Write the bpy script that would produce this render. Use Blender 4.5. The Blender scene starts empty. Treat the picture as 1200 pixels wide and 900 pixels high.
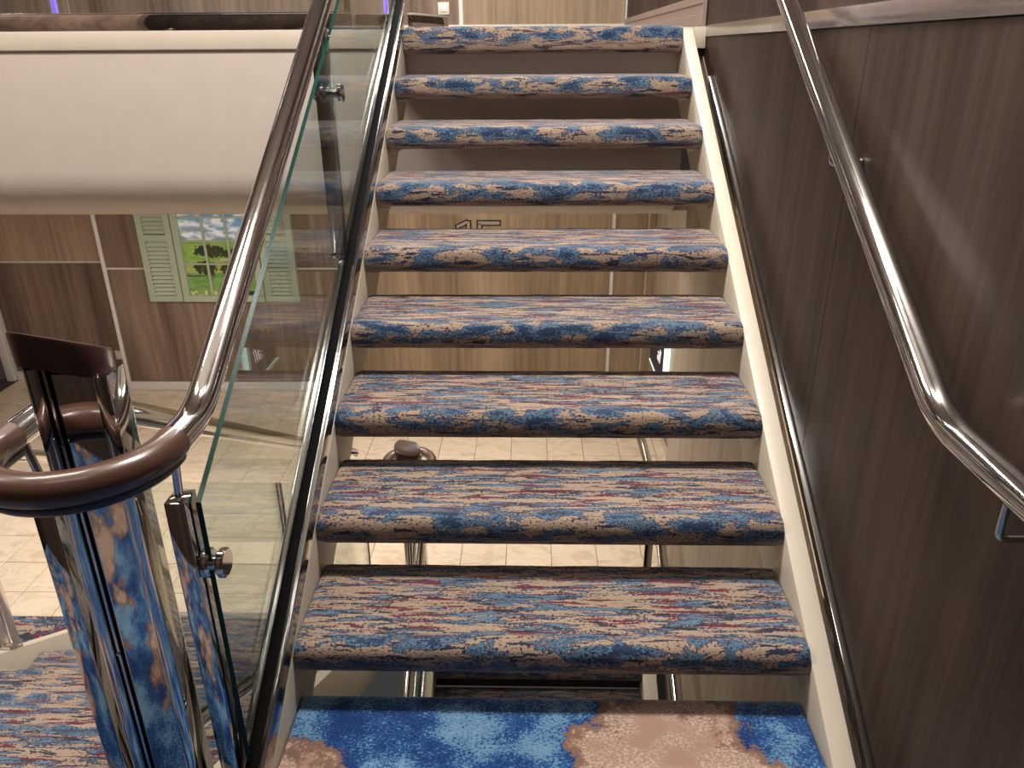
import bpy, bmesh, math, random
from mathutils import Vector, Matrix, noise

random.seed(7)
C = bpy.context.scene.collection
scn = bpy.context.scene
PI = math.pi

# ------------------------------------------------------------------ measures
EYE = 1.441                     # eye height above the half landing (z = 0)
RISE, GO = 0.16741, 0.27866     # stair riser and going
SL = RISE / GO                  # slope of every flight
TH = 0.084                      # tread thickness
TD = 0.3186                     # tread depth
X0, X1 = -0.548, 0.652          # ends of the up-flight treads
Y1 = 1.3817                     # nose of the first tread up
ZU, ZL = 9 * RISE, -9 * RISE    # upper and lower deck
YD = 1.07                       # edge of the landing where the down flight begins
DX0, DX1 = -2.02, -0.80         # ends of the down-flight treads
XW = 0.77                       # wall on the right
YF = 3.70                       # face of the upper deck's edge
YB, YBL, YBU = 6.60, 6.83, 6.80 # back walls

# ------------------------------------------------------------------ camera
cam_d = bpy.data.cameras.new('camera')
cam = bpy.data.objects.new('camera', cam_d); C.objects.link(cam)
cam_d.sensor_width = 36.0
cam_d.lens = 36.0 * 901.0 / 1200.0
cam_d.clip_start = 0.02
pitch, yaw, roll = 0.41081, 0.02415, -0.00636
fw = Vector((-math.sin(yaw) * math.cos(pitch), math.cos(yaw) * math.cos(pitch), -math.sin(pitch)))
r0 = Vector((math.cos(yaw), math.sin(yaw), 0)); u0 = r0.cross(fw)
rt = r0 * math.cos(roll) + u0 * math.sin(roll); up = rt.cross(fw)
m = Matrix((rt, up, -fw)).transposed().to_4x4(); m.translation = Vector((0, 0, EYE))
cam.matrix_world = m
scn.camera = cam

# ------------------------------------------------------------------ world, light, exposure
w = bpy.data.worlds.new('world'); scn.world = w; w.use_nodes = True
w.node_tree.nodes['Background'].inputs[0].default_value = (0.9, 0.85, 0.8, 1)
w.node_tree.nodes['Background'].inputs[1].default_value = 0.05
vs = scn.view_settings
vs.view_transform = 'Standard'; vs.look = 'None'; vs.gamma = 1.0; vs.use_curve_mapping = False
vs.exposure = 0.0

def area(name, loc, size, power, col=(1.0, 0.86, 0.70), rot=(0, 0, 0), spread=PI):
    d = bpy.data.lights.new(name, 'AREA'); d.shape = 'RECTANGLE'
    d.size, d.size_y = size; d.energy = power; d.color = col; d.spread = spread
    o = bpy.data.objects.new(name, d); o.location = loc; o.rotation_euler = rot; C.objects.link(o)
    return o
WARM = (1.0, 0.93, 0.85)
area('stair_ceiling_light', (0.05, 2.05, 3.80), (1.0, 0.3), 150, WARM)
area('landing_ceiling_light', (-1.0, 0.15, 3.80), (1.6, 0.4), 9, WARM)
area('void_ceiling_light', (-2.2, 2.2, 3.80), (1.2, 0.4), 66, WARM)
area('upper_deck_light', (-0.8, 5.3, 3.80), (3.4, 0.3), 165, WARM)
area('void_side_light', (-4.0, 1.7, 3.70), (0.6, 0.6), 60, WARM)
area('ceiling_fill_light', (-2.0, 1.2, 3.35), (4.0, 1.6), 30, WARM, rot=(PI, 0, 0))  # no real cove: uplight added to brighten the ceiling for reflections
for lx, lp_ in ((-3.9, 15), (-2.6, 14), (-1.3, 21), (-0.1, 36)):
    area('lobby_ceiling_light', (lx, 4.50, 0.665), (0.5, 1.1), lp_, (1.0, 0.93, 0.85))
area('lobby_wall_washer', (-0.4, 6.2, 0.665), (1.8, 0.12), 6, (1.0, 0.88, 0.72))

# ------------------------------------------------------------------ materials
def lin(c):
    return tuple(((v / 255) / 12.92 if v / 255 <= 0.04045 else ((v / 255 + 0.055) / 1.055) ** 2.4) for v in c) + (1,)
class NT:
    def __init__(s, name, rough=0.5, metal=0.0, col=(0.5, 0.5, 0.5, 1)):
        s.m = bpy.data.materials.new(name); s.m.use_nodes = True
        s.t = s.m.node_tree; s.b = s.t.nodes['Principled BSDF']
        s.set('Roughness', rough); s.set('Metallic', metal); s.set('Base Color', col)
    def set(s, k, v): s.b.inputs[k].default_value = v
    def n(s, t, **kw):
        x = s.t.nodes.new(t)
        for k, v in kw.items(): setattr(x, k, v)
        return x
    def l(s, a, b): s.t.links.new(a, b)
    def val(s, sock, v):
        if hasattr(v, 'is_output'): s.l(v, sock)
        else: sock.default_value = v
    def math(s, op, a, b=0.0, c=None, clamp=False):
        x = s.n('ShaderNodeMath', operation=op); x.use_clamp = clamp
        s.val(x.inputs[0], a); s.val(x.inputs[1], b)
        if c is not None: s.val(x.inputs[2], c)
        return x.outputs[0]
    def noise(s, vec, scale=1.0, detail=3.0, rough=0.55, dist=0.0):
        x = s.n('ShaderNodeTexNoise'); s.l(vec, x.inputs['Vector'])
        x.inputs['Scale'].default_value = scale; x.inputs['Detail'].default_value = detail
        x.inputs['Roughness'].default_value = rough; x.inputs['Distortion'].default_value = dist
        return x.outputs['Fac']
    def mapv(s, vec, scale=(1, 1, 1), loc=(0, 0, 0)):
        x = s.n('ShaderNodeMapping'); s.l(vec, x.inputs['Vector'])
        x.inputs['Scale'].default_value = scale; x.inputs['Location'].default_value = loc
        return x.outputs[0]
    def step(s, v, a, b):
        x = s.n('ShaderNodeMapRange', interpolation_type='SMOOTHSTEP'); s.val(x.inputs['Value'], v)
        x.inputs['From Min'].default_value = a; x.inputs['From Max'].default_value = b
        return x.outputs[0]
    def mix(s, f, a, b, mode='MIX'):
        x = s.n('ShaderNodeMix', data_type='RGBA', blend_type=mode)
        s.val(x.inputs[0], f); s.val(x.inputs[6], a); s.val(x.inputs[7], b)
        return x.outputs[2]
    def ramp(s, v, stops):
        x = s.n('ShaderNodeValToRGB'); s.l(v, x.inputs[0]); e = x.color_ramp.elements
        while len(e) < len(stops): e.new(0.5)
        for q, (p, c) in zip(e, stops): q.position = p; q.color = c
        return x.outputs[0]
    def bump(s, h, strength=0.3, dist=0.002):
        x = s.n('ShaderNodeBump'); x.inputs['Strength'].default_value = strength
        x.inputs['Distance'].default_value = dist; s.l(h, x.inputs['Height']); s.l(x.outputs[0], s.b.inputs['Normal'])
    def col(s, v): s.l(v, s.b.inputs['Base Color'])
    def obj(s): return s.n('ShaderNodeTexCoord').outputs['Object']
    def uv(s): return s.n('ShaderNodeTexCoord').outputs['UV']

def plain(name, rgb, rough=0.5, metal=0.0, coat=0.0, speck=0.06):
    t = NT(name, rough, metal)
    n = t.noise(t.obj(), 9.0, 3)
    a = lin(rgb); lo = tuple(v * (1 - speck) for v in a[:3]) + (1,); hi = tuple(min(1, v * (1 + speck)) for v in a[:3]) + (1,)
    t.col(t.mix(n, lo, hi))
    if coat: t.set('Coat Weight', coat); t.set('Coat Roughness', 0.08)
    return t.m

M = {}
M['cream'] = plain('cream_paint', (198, 188, 172), 0.42)
M['fascia'] = plain('beige_enamel', (198, 188, 179), 0.38)
M['white'] = plain('white_trim', (226, 222, 216), 0.4)
M['black'] = plain('black_rubber', (14, 13, 13), 0.35)
g_ = NT('matt_gasket', 0.85); n_ = g_.noise(g_.obj(), 20.0, 2); g_.col(g_.mix(n_, lin((8, 8, 8)), lin((16, 15, 15)))); g_.set('Specular IOR Level', 0.08); M['gasket'] = g_.m
M['brown'] = plain('brown_grip', (84, 58, 48), 0.3, coat=0.3)
M['cap'] = plain('brown_cap', (66, 44, 38), 0.34)
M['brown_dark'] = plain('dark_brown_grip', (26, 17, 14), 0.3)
M['sage'] = plain('sage_green_paint', (174, 188, 166), 0.5)
M['sage_lit'] = plain('sage_paint_lit_tone', (206, 212, 192), 0.5)  # same sage for the slats, their lit tops painted in as a paler tone
M['navy'] = plain('navy_sign', (40, 37, 58), 0.55)
M['socket'] = plain('ivory_plastic', (222, 214, 196), 0.4)
M['digit'] = plain('grey_metal_paint', (150, 138, 132), 0.3)
M['dark_floor'] = plain('dark_mat', (62, 60, 66), 0.8)
M['ceiling'] = plain('ceiling_paint', (205, 198, 188), 0.6)

def chrome(name, rough, base):
    t = NT(name, rough, 1.0, base)
    n = t.noise(t.mapv(t.obj(), (40, 40, 3)), 1.0, 2)
    r = t.n('ShaderNodeMapRange'); t.l(n, r.inputs[0]); r.inputs[3].default_value = rough * 0.7; r.inputs[4].default_value = rough * 1.4
    t.l(r.outputs[0], t.b.inputs['Roughness'])
    return t.m
M['chrome'] = chrome('polished_steel', 0.07, (0.66, 0.64, 0.62, 1))
M['mirror'] = chrome('mirror_steel', 0.035, (0.60, 0.585, 0.57, 1))
M['steel'] = chrome('channel_steel', 0.12, (0.42, 0.41, 0.40, 1))
M['satin'] = chrome('satin_steel', 0.22, (0.70, 0.67, 0.64, 1))

def wood(name, c0, c1, c2, rough=0.35, spec=0.5):
    t = NT(name, rough)
    o = t.obj()
    info = t.n('ShaderNodeObjectInfo')
    off = t.n('ShaderNodeVectorMath', operation='SCALE'); t.l(info.outputs['Random'], off.inputs['Scale']); off.inputs[0].default_value = (17, 11, 5)
    ad = t.n('ShaderNodeVectorMath', operation='ADD'); t.l(o, ad.inputs[0]); t.l(off.outputs[0], ad.inputs[1])
    v = ad.outputs[0]
    wide = t.noise(t.mapv(v, (3.2, 3.2, 0.35)), 1.0, 3, 0.55, 0.4)
    grain = t.noise(t.mapv(v, (26, 26, 0.9)), 1.0, 4, 0.6, 0.25)
    fine = t.noise(t.mapv(v, (150, 150, 5)), 1.0, 2)
    x = t.math('ADD', t.math('MULTIPLY', wide, 0.55), t.math('MULTIPLY', grain, 0.45))
    c = t.ramp(x, [(0.36, lin(c0)), (0.5, lin(c1)), (0.64, lin(c2))])
    c = t.mix(t.math('MULTIPLY', t.step(fine, 0.5, 0.75), 0.25), c, lin(c0))
    t.col(c); t.bump(fine, 0.05, 0.001)
    t.set('Specular IOR Level', spec)
    return t.m
M['wood_dark'] = wood('dark_walnut_laminate', (43, 33, 27), (60, 47, 39), (74, 60, 50), 0.52, 0.2)
M['wood_mid'] = wood('brown_oak_laminate', (92, 76, 66), (126, 106, 94), (152, 130, 116), 0.4)
M['wood_tan'] = wood('tan_oak_laminate', (116, 98, 78), (144, 124, 100), (164, 144, 118), 0.4)
M['wood_pink'] = wood('pale_oak_laminate', (150, 126, 108), (178, 152, 132), (196, 170, 150), 0.4)
M['wood_grey'] = wood('greige_laminate', (134, 120, 104), (156, 142, 124), (172, 158, 140), 0.45)

def glass():
    t = NT('clear_glass', 0.0)
    t.b.inputs['Transmission Weight'].default_value = 1.0
    t.set('IOR', 1.45); t.set('Base Color', (0.93, 0.985, 0.965, 1))
    # thin panes: let light pass for shadow rays by mixing a plain transparent share
    out = t.t.nodes['Material Output']
    tr = t.n('ShaderNodeBsdfTransparent'); tr.inputs[0].default_value = (0.93, 0.965, 0.955, 1)
    gl = t.n('ShaderNodeBsdfGlossy'); gl.inputs['Roughness'].default_value = 0.0
    fr = t.n('ShaderNodeFresnel'); fr.inputs[0].default_value = 1.5
    f2 = t.math('MULTIPLY', fr.outputs[0], 0.40, clamp=True)
    mx = t.n('ShaderNodeMixShader'); t.l(f2, mx.inputs[0]); t.l(tr.outputs[0], mx.inputs[1]); t.l(gl.outputs[0], mx.inputs[2])
    t.l(mx.outputs[0], out.inputs[0])
    return t.m
M['glass'] = glass()
def glass_edge():
    t = NT('green_glass_edge', 0.12, 0.0, lin((20, 70, 62)))
    n = t.noise(t.obj(), 4.0, 2)
    t.col(t.mix(n, lin((8, 36, 34)), lin((24, 84, 74)))); t.set('Roughness', 0.25); t.set('Specular IOR Level', 0.25)
    return t.m
M['edge'] = glass_edge()

def carpet_stripe():
    t = NT('streaked_carpet', 0.95)
    uv = t.uv()
    fz = t.noise(t.mapv(uv, (330, 330, 1)), 1.0, 2, 0.6)
    fz2 = t.noise(t.mapv(uv, (120, 170, 1), (3, 9, 0)), 1.0, 2, 0.6)
    rag = t.math('ADD', t.math('MULTIPLY', t.math('SUBTRACT', fz, 0.5), 0.12), t.math('MULTIPLY', t.math('SUBTRACT', fz2, 0.5), 0.26))
    def streak(sx, sy, loc, det=3):
        n = t.noise(t.mapv(uv, (sx, sy, 1), loc), 1.0, det, 0.55, 0.35)
        return t.math('ADD', n, rag)
    sep = t.n('ShaderNodeSeparateXYZ'); t.l(uv, sep.inputs[0])
    v = sep.outputs[1]
    vv = t.math('FRACT', t.math('DIVIDE', v, 1.0))
    base = t.mix(t.noise(t.mapv(uv, (9, 40, 1), (4, 2, 0)), 1.0, 3), lin((142, 122, 106)), lin((168, 147, 128)))
    base = t.mix(t.math('MULTIPLY', t.step(fz, 0.42, 0.7), 0.35), base, lin((150, 112, 90)))
    b1 = streak(4.6, 44, (0, 0, 0)); b2 = streak(7, 60, (11, 5, 0)); r1 = streak(6.0, 60, (21, 17, 0)); k1 = streak(10, 70, (31, 7, 0))
    blue = t.mix(t.noise(t.mapv(uv, (40, 150, 1)), 1.0, 2), lin((58, 84, 112)), lin((102, 132, 154)))
    c = base
    c = t.mix(t.step(b1, 0.515, 0.53), c, lin((24, 32, 62)))
    c = t.mix(t.step(b1, 0.56, 0.58), c, blue)
    c = t.mix(t.step(b2, 0.565, 0.58), c, lin((26, 36, 70)))
    c = t.mix(t.step(b2, 0.61, 0.63), c, blue)
    c = t.mix(t.step(r1, 0.575, 0.59), c, lin((94, 12, 36)))
    c = t.mix(t.step(k1, 0.60, 0.615), c, lin((22, 24, 44)))
    fl = t.math('MULTIPLY', t.step(fz2, 0.60, 0.66), t.step(b1, 0.44, 0.52))
    c = t.mix(t.math('MULTIPLY', fl, 0.85), c, lin((22, 28, 54)))
    # the print's broad blue band that lands on the nosing
    n3 = t.math('ADD', t.noise(t.mapv(uv, (8.5, 20, 1), (7, 3, 0)), 1.0, 3, 0.55, 0.3), t.math('MULTIPLY', rag, 0.8))
    band = t.math('MULTIPLY', t.step(vv, 0.255, 0.285), t.math('SUBTRACT', 1.0, t.step(vv, 0.345, 0.38)))
    bb = t.mix(band, c, t.mix(t.step(n3, 0.475, 0.495), t.mix(t.step(k1, 0.57, 0.59), base, lin((30, 34, 62))), t.mix(t.step(n3, 0.50, 0.52), lin((26, 36, 74)), t.mix(t.step(t.math('ADD', n3, t.math('MULTIPLY', rag, 0.9)), 0.53, 0.60), blue, lin((20, 46, 82))))))
    speck = t.math('MULTIPLY', t.step(fz2, 0.585, 0.63), band)
    bb = t.mix(speck, bb, lin((20, 22, 40)))
    bb = t.mix(t.math('MULTIPLY', t.step(vv, 0.36, 0.385), 0.8), bb, t.mix(t.step(b2, 0.5, 0.6), base, lin((30, 26, 46))))
    t.col(bb)
    t.set('Specular IOR Level', 0.1); t.set('Sheen Weight', 0.25); t.set('Sheen Roughness', 0.6)
    t.bump(fz, 0.9, 0.004)
    return t.m
M['carpet'] = carpet_stripe()

def carpet_blue():
    t = NT('blotched_carpet', 0.95)
    o = t.obj()
    sep = t.n('ShaderNodeSeparateXYZ'); t.l(o, sep.inputs[0]); x, y = sep.outputs[0], sep.outputs[1]
    fz = t.noise(t.mapv(o, (260, 260, 260)), 1.0, 2, 0.6)
    worm = t.noise(t.mapv(o, (150, 200, 150), (4, 1, 0)), 1.0, 1, 0.5, 0.6)
    wx = t.noise(t.mapv(o, (9, 9, 9)), 1.0, 4, 0.6); wy = t.noise(t.mapv(o, (2.6, 2.6, 2.6), (5, 8, 1)), 1.0, 3)
    # tan island to the right of the middle, small tan islets elsewhere
    dx = t.math('DIVIDE', t.math('SUBTRACT', x, 0.33), 0.255); dy = t.math('DIVIDE', t.math('SUBTRACT', y, 1.10), 0.36)
    d = t.math('SQRT', t.math('ADD', t.math('MULTIPLY', dx, dx), t.math('MULTIPLY', dy, dy)))
    f = t.math('SUBTRACT', 1.0, d)
    isl = t.math('SUBTRACT', t.math('MULTIPLY', t.math('SUBTRACT', wy, 0.535), 3.2), t.math('MULTIPLY', t.step(x, -0.68, -0.58), 0.9))
    dx2 = t.math('DIVIDE', t.math('ADD', x, 0.50), 0.14); dy2 = t.math('DIVIDE', t.math('SUBTRACT', y, 1.16), 0.16)
    f2 = t.math('SUBTRACT', 0.7, t.math('SQRT', t.math('ADD', t.math('MULTIPLY', dx2, dx2), t.math('MULTIPLY', dy2, dy2))))
    f = t.math('MAXIMUM', f, t.math('MAXIMUM', isl, f2))
    f = t.math('ADD', f, t.math('MULTIPLY', t.math('SUBTRACT', wx, 0.5), 1.5))
    f = t.math('ADD', f, t.math('MULTIPLY', t.math('SUBTRACT', worm, 0.5), 0.22))
    bl = t.noise(t.mapv(o, (6.5, 6.5, 6.5), (2, 3, 0)), 1.0, 3, 0.55)
    bl = t.math('ADD', bl, t.math('MULTIPLY', t.math('SUBTRACT', worm, 0.5), 0.5))
    blue = t.ramp(bl, [(0.38, lin((12, 46, 100))), (0.50, lin((32, 76, 130))), (0.56, lin((86, 124, 158))), (0.7, lin((108, 142, 172)))])
    tan = t.mix(t.step(worm, 0.46, 0.6), lin((150, 126, 112)), lin((184, 158, 142)))
    tan = t.mix(t.step(t.noise(t.mapv(o, (5, 5, 5), (9, 1, 3)), 1.0, 2), 0.52, 0.62), tan, lin((152, 122, 108)))
    c = t.mix(t.step(f, -0.02, 0.05), blue, lin((120, 92, 78)))
    c = t.mix(t.step(f, 0.10, 0.22), c, tan)
    c = t.mix(t.math('MULTIPLY', t.step(fz, 0.5, 0.75), 0.25), c, lin((60, 60, 80)))
    t.col(c); t.set('Specular IOR Level', 0.1); t.set('Sheen Weight', 0.2)
    t.bump(fz, 0.8, 0.003)
    return t.m
M['carpet_blue'] = carpet_blue()

def tile_mat():
    t = NT('travertine_tile', 0.22)
    o = t.obj(); info = t.n('ShaderNodeObjectInfo')
    off = t.n('ShaderNodeVectorMath', operation='SCALE'); t.l(info.outputs['Random'], off.inputs['Scale']); off.inputs[0].default_value = (13, 29, 7)
    ad = t.n('ShaderNodeVectorMath', operation='ADD'); t.l(o, ad.inputs[0]); t.l(off.outputs[0], ad.inputs[1])
    a = t.noise(t.mapv(ad.outputs[0], (5, 9, 5)), 1.0, 5, 0.6, 0.9)
    c = t.ramp(a, [(0.35, lin((200, 180, 156))), (0.52, lin((220, 204, 182))), (0.66, lin((207, 188, 164)))])
    k = t.math('MULTIPLY', info.outputs['Random'], 0.14)
    c = t.mix(k, c, lin((196, 170, 142)))
    t.col(c)
    return t.m
M['tile'] = tile_mat()
M['grout'] = plain('grout', (126, 106, 88), 0.8)

def emit(name, rgb, s):
    t = NT(name, 0.5); n = t.noise(t.obj(), 3.0, 1)
    c = lin(rgb); t.set('Base Color', c); t.l(t.mix(n, c, tuple(v * 0.9 for v in c[:3]) + (1,)), t.b.inputs['Emission Color']); t.set('Emission Strength', s)
    return t.m
M['led_violet'] = emit('violet_led', (110, 80, 255), 1.6)
M['led_white'] = emit('white_led', (220, 255, 246), 1.0)
M['lit_white'] = emit('lit_lettering', (250, 250, 255), 0.7)

def print_mat():
    t = NT('landscape_print', 0.35)
    a = t.n('ShaderNodeVertexColor'); a.layer_name = 'print'
    n = t.noise(t.obj(), 60.0, 2)
    t.col(t.mix(t.math('MULTIPLY', n, 0.12), a.outputs[0], (0.3, 0.35, 0.25, 1)))
    t.l(a.outputs[0], t.b.inputs['Emission Color']); t.set('Emission Strength', 0.15)   # the print glows weakly in its own colours
    return t.m
M['print'] = print_mat()

# ------------------------------------------------------------------ mesh helpers
class MB:
    def __init__(s): s.v = []; s.f = []; s.mi = []; s.uv = {}
    def add(s, vs_, fs, mi=0):
        b = len(s.v); s.v += [tuple(v) for v in vs_]
        for f in fs: s.f.append(tuple(b + i for i in f)); s.mi.append(mi)
        return s
    def box(s, a, b, mi=0):
        x0, y0, z0 = a; x1, y1, z1 = b
        return s.add([(x0, y0, z0), (x1, y0, z0), (x1, y1, z0), (x0, y1, z0), (x0, y0, z1), (x1, y0, z1), (x1, y1, z1), (x0, y1, z1)],
              [(0, 3, 2, 1), (4, 5, 6, 7), (0, 1, 5, 4), (1, 2, 6, 5), (2, 3, 7, 6), (3, 0, 4, 7)], mi)
    def prism(s, prof, axis, a, b, mi=0):
        # prof: list of 2D points, extruded along axis from a to b
        n = len(prof)
        def P(p, t):
            if axis == 'x': return (t, p[0], p[1])
            if axis == 'y': return (p[0], t, p[1])
            return (p[0], p[1], t)
        vs_ = [P(p, a) for p in prof] + [P(p, b) for p in prof]
        fs = [tuple(range(n - 1, -1, -1)), tuple(range(n, 2 * n))] + [(i, (i + 1) % n, n + (i + 1) % n, n + i) for i in range(n)]
        return s.add(vs_, fs, mi)
    def tube(s, pts, r, seg=20, mi=0, cap=True, sect=None):
        pts = [Vector(p) for p in pts]; n = len(pts)
        tang = []
        for i in range(n):
            d = (pts[min(i + 1, n - 1)] - pts[max(i - 1, 0)]); tang.append(d.normalized())
        t0 = tang[0]; ref = Vector((0, 0, 1)) if abs(t0.z) < 0.9 else Vector((1, 0, 0))
        nx = t0.cross(ref).normalized(); vs_ = []
        for i in range(n):
            nx = (nx - tang[i] * nx.dot(tang[i])).normalized(); ny = nx.cross(tang[i])
            rr = r[i] if isinstance(r, (list, tuple)) else r
            for k in range(seg):
                if sect: a, b2 = sect[k]
                else: a, b2 = rr * math.cos(2 * PI * k / seg), rr * math.sin(2 * PI * k / seg)
                vs_.append(pts[i] + nx * a + ny * b2)
        fs = []
        for i in range(n - 1):
            for k in range(seg):
                fs.append((i * seg + k, i * seg + (k + 1) % seg, (i + 1) * seg + (k + 1) % seg, (i + 1) * seg + k))
        if cap: fs += [tuple(range(seg - 1, -1, -1)), tuple((n - 1) * seg + k for k in range(seg))]
        return s.add(vs_, fs, mi)
    def disc(s, c, axis, r, h, seg=24, bev=0.0, mi=0):
        c = Vector(c); ax = Vector(axis).normalized()
        pts = [c - ax * h / 2, c - ax * (h / 2 - bev), c + ax * (h / 2 - bev), c + ax * h / 2] if bev else [c - ax * h / 2, c + ax * h / 2]
        rr = [r - bev, r, r, r - bev] if bev else [r, r]
        return s.tube(pts, rr, seg, mi)
    def build(s, name, mats, parent=None, smooth=True, angle=35, bevel=0.0, bseg=2):
        me = bpy.data.meshes.new(name); me.from_pydata(s.v, [], s.f)
        if not isinstance(mats, (list, tuple)): mats = [mats]
        for q in mats: me.materials.append(q)
        me.polygons.foreach_set('material_index', s.mi)
        bm = bmesh.new(); bm.from_mesh(me)
        bmesh.ops.recalc_face_normals(bm, faces=bm.faces)
        if bevel:
            es = [e for e in bm.edges if len(e.link_faces) == 2 and e.calc_face_angle(0) > 0.6]
            bmesh.ops.bevel(bm, geom=es, offset=bevel, segments=bseg, affect='EDGES', profile=0.5)
        bm.to_mesh(me); bm.free()
        if smooth:
            me.polygons.foreach_set('use_smooth', [True] * len(me.polygons)); me.set_sharp_from_angle(angle=math.radians(angle))
        o = bpy.data.objects.new(name, me); C.objects.link(o)
        if parent is not None: o.parent = parent
        return o
def thing(name, label, cat, group=None, loc=(0, 0, 0)):
    o = bpy.data.objects.new(name, None); C.objects.link(o); o.location = loc; o.empty_display_size = 0.1
    return tag(o, label, cat, group)
def tag(o, label, cat, group=None):
    o['label'] = label; o['category'] = cat
    if group: o['group'] = group
    return o
def struct(o, label, cat):
    o['kind'] = 'structure'; o['label'] = label; o['category'] = cat
    return o
def dupe(o, parent, loc=None, rot=None):
    c = o.copy(); C.objects.link(c); c.parent = parent
    if loc is not None: c.location = loc
    if rot is not None: c.rotation_euler = rot
    for k in o.children: dupe(k, c)
    return c
def fillet(pts, r, seg=8):
    pts = [Vector(p) for p in pts]; out = [pts[0]]
    for i in range(1, len(pts) - 1):
        a = (pts[i - 1] - pts[i]); b = (pts[i + 1] - pts[i]); k = min(r, a.length * 0.49, b.length * 0.49)
        p0 = pts[i] + a.normalized() * k; p2 = pts[i] + b.normalized() * k
        for j in range(seg + 1):
            t = j / seg; out.append(p0 * (1 - t) ** 2 + pts[i] * 2 * t * (1 - t) + p2 * t * t)
    out.append(pts[-1]); return out
def nz(y): return RISE + SL * (y - Y1)          # nose line of the up flight
def dz(y): return -SL * (y - YD)                # nose line of the down flight

# ------------------------------------------------------------------ structure
o = MB().box((-5.2, 3.43, ZL - 0.12), (1.2, YBL, ZL - 0.004)).build('floor', M['grout'], smooth=False)
floor = struct(o, 'cream stone tile floor of the lower lobby', 'floor')
# tiles of the lower lobby, one object each
def tile_mesh(w_, h_):
    return MB().box((0.002, 0.002, -0.01), (w_ - 0.002, h_ - 0.002, 0.0)).build('tile', M['tile'], floor, bevel=0.0012, bseg=1)
TW, TL = 0.2865, 0.285
rows = [(3.43, 0.213)] + [(3.643 + TL * j, TL) for j in range(10)] + [(6.493, 0.095)]
xs = [-1.287 + TW * k for k in range(-13, 9)]
protos = {}
for (ty, th_) in rows:
    for tx in xs:
        dzv = random.uniform(-0.0006, 0.0006)
        if th_ not in protos:
            t = tile_mesh(TW, th_); protos[th_] = t
        else:
            t = protos[th_].copy(); C.objects.link(t); t.parent = floor
        t.location = (tx, ty, ZL + dzv)
first = None
for tx in xs[:5]:
    if first is None: first = tile_mesh(TW, 0.24); t = first
    else: t = first.copy(); C.objects.link(t); t.parent = floor
    t.location = (tx, 6.588, ZL)

def flat_carpet(name, x0, x1, y0, y1, z, th_, mat, label, nose=None, nose_x=None):
    # slab with metric UVs on its top
    g = MB(); g.box((x0, y0, z - th_), (x1, y1, z))
    o_ = g.build(name, [mat], smooth=False)
    me = o_.data; uvl = me.uv_layers.new(name='UVMap')
    for p in me.polygons:
        for li in p.loop_indices:
            co = me.vertices[me.loops[li].vertex_index].co
            uvl.data[li].uv = (co.x * 0.62 + 0.3, 0.02 + (co.y * 0.30) % 5.0 * 0.0 + (y1 - co.y) / max(0.001, (y1 - y0)) * 0.2 + (co.z - z) * 0.2)
    return struct(o_, label, 'floor')
flat_carpet('floor_carpet', DX0 - 0.04, -0.62, 3.24, 3.43, ZL, 0.12, M['carpet'], 'streaked carpet strip between the foot of the down stairs and the tiles')

lc = MB().box((-5.2, 1.2, ZL - 0.12), (DX0 - 0.05, 3.43, ZL)).build('floor_carpet', M['carpet'], smooth=False)
uvl = lc.data.uv_layers.new(name='UVMap')
for p in lc.data.polygons:
    for li in p.loop_indices:
        co = lc.data.vertices[lc.data.loops[li].vertex_index].co
        uvl.data[li].uv = (co.x * 0.7, 0.015 + (3.43 - co.y) * 0.2)
struct(lc, 'streaked carpet floor left of the stairs going down', 'floor')

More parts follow.
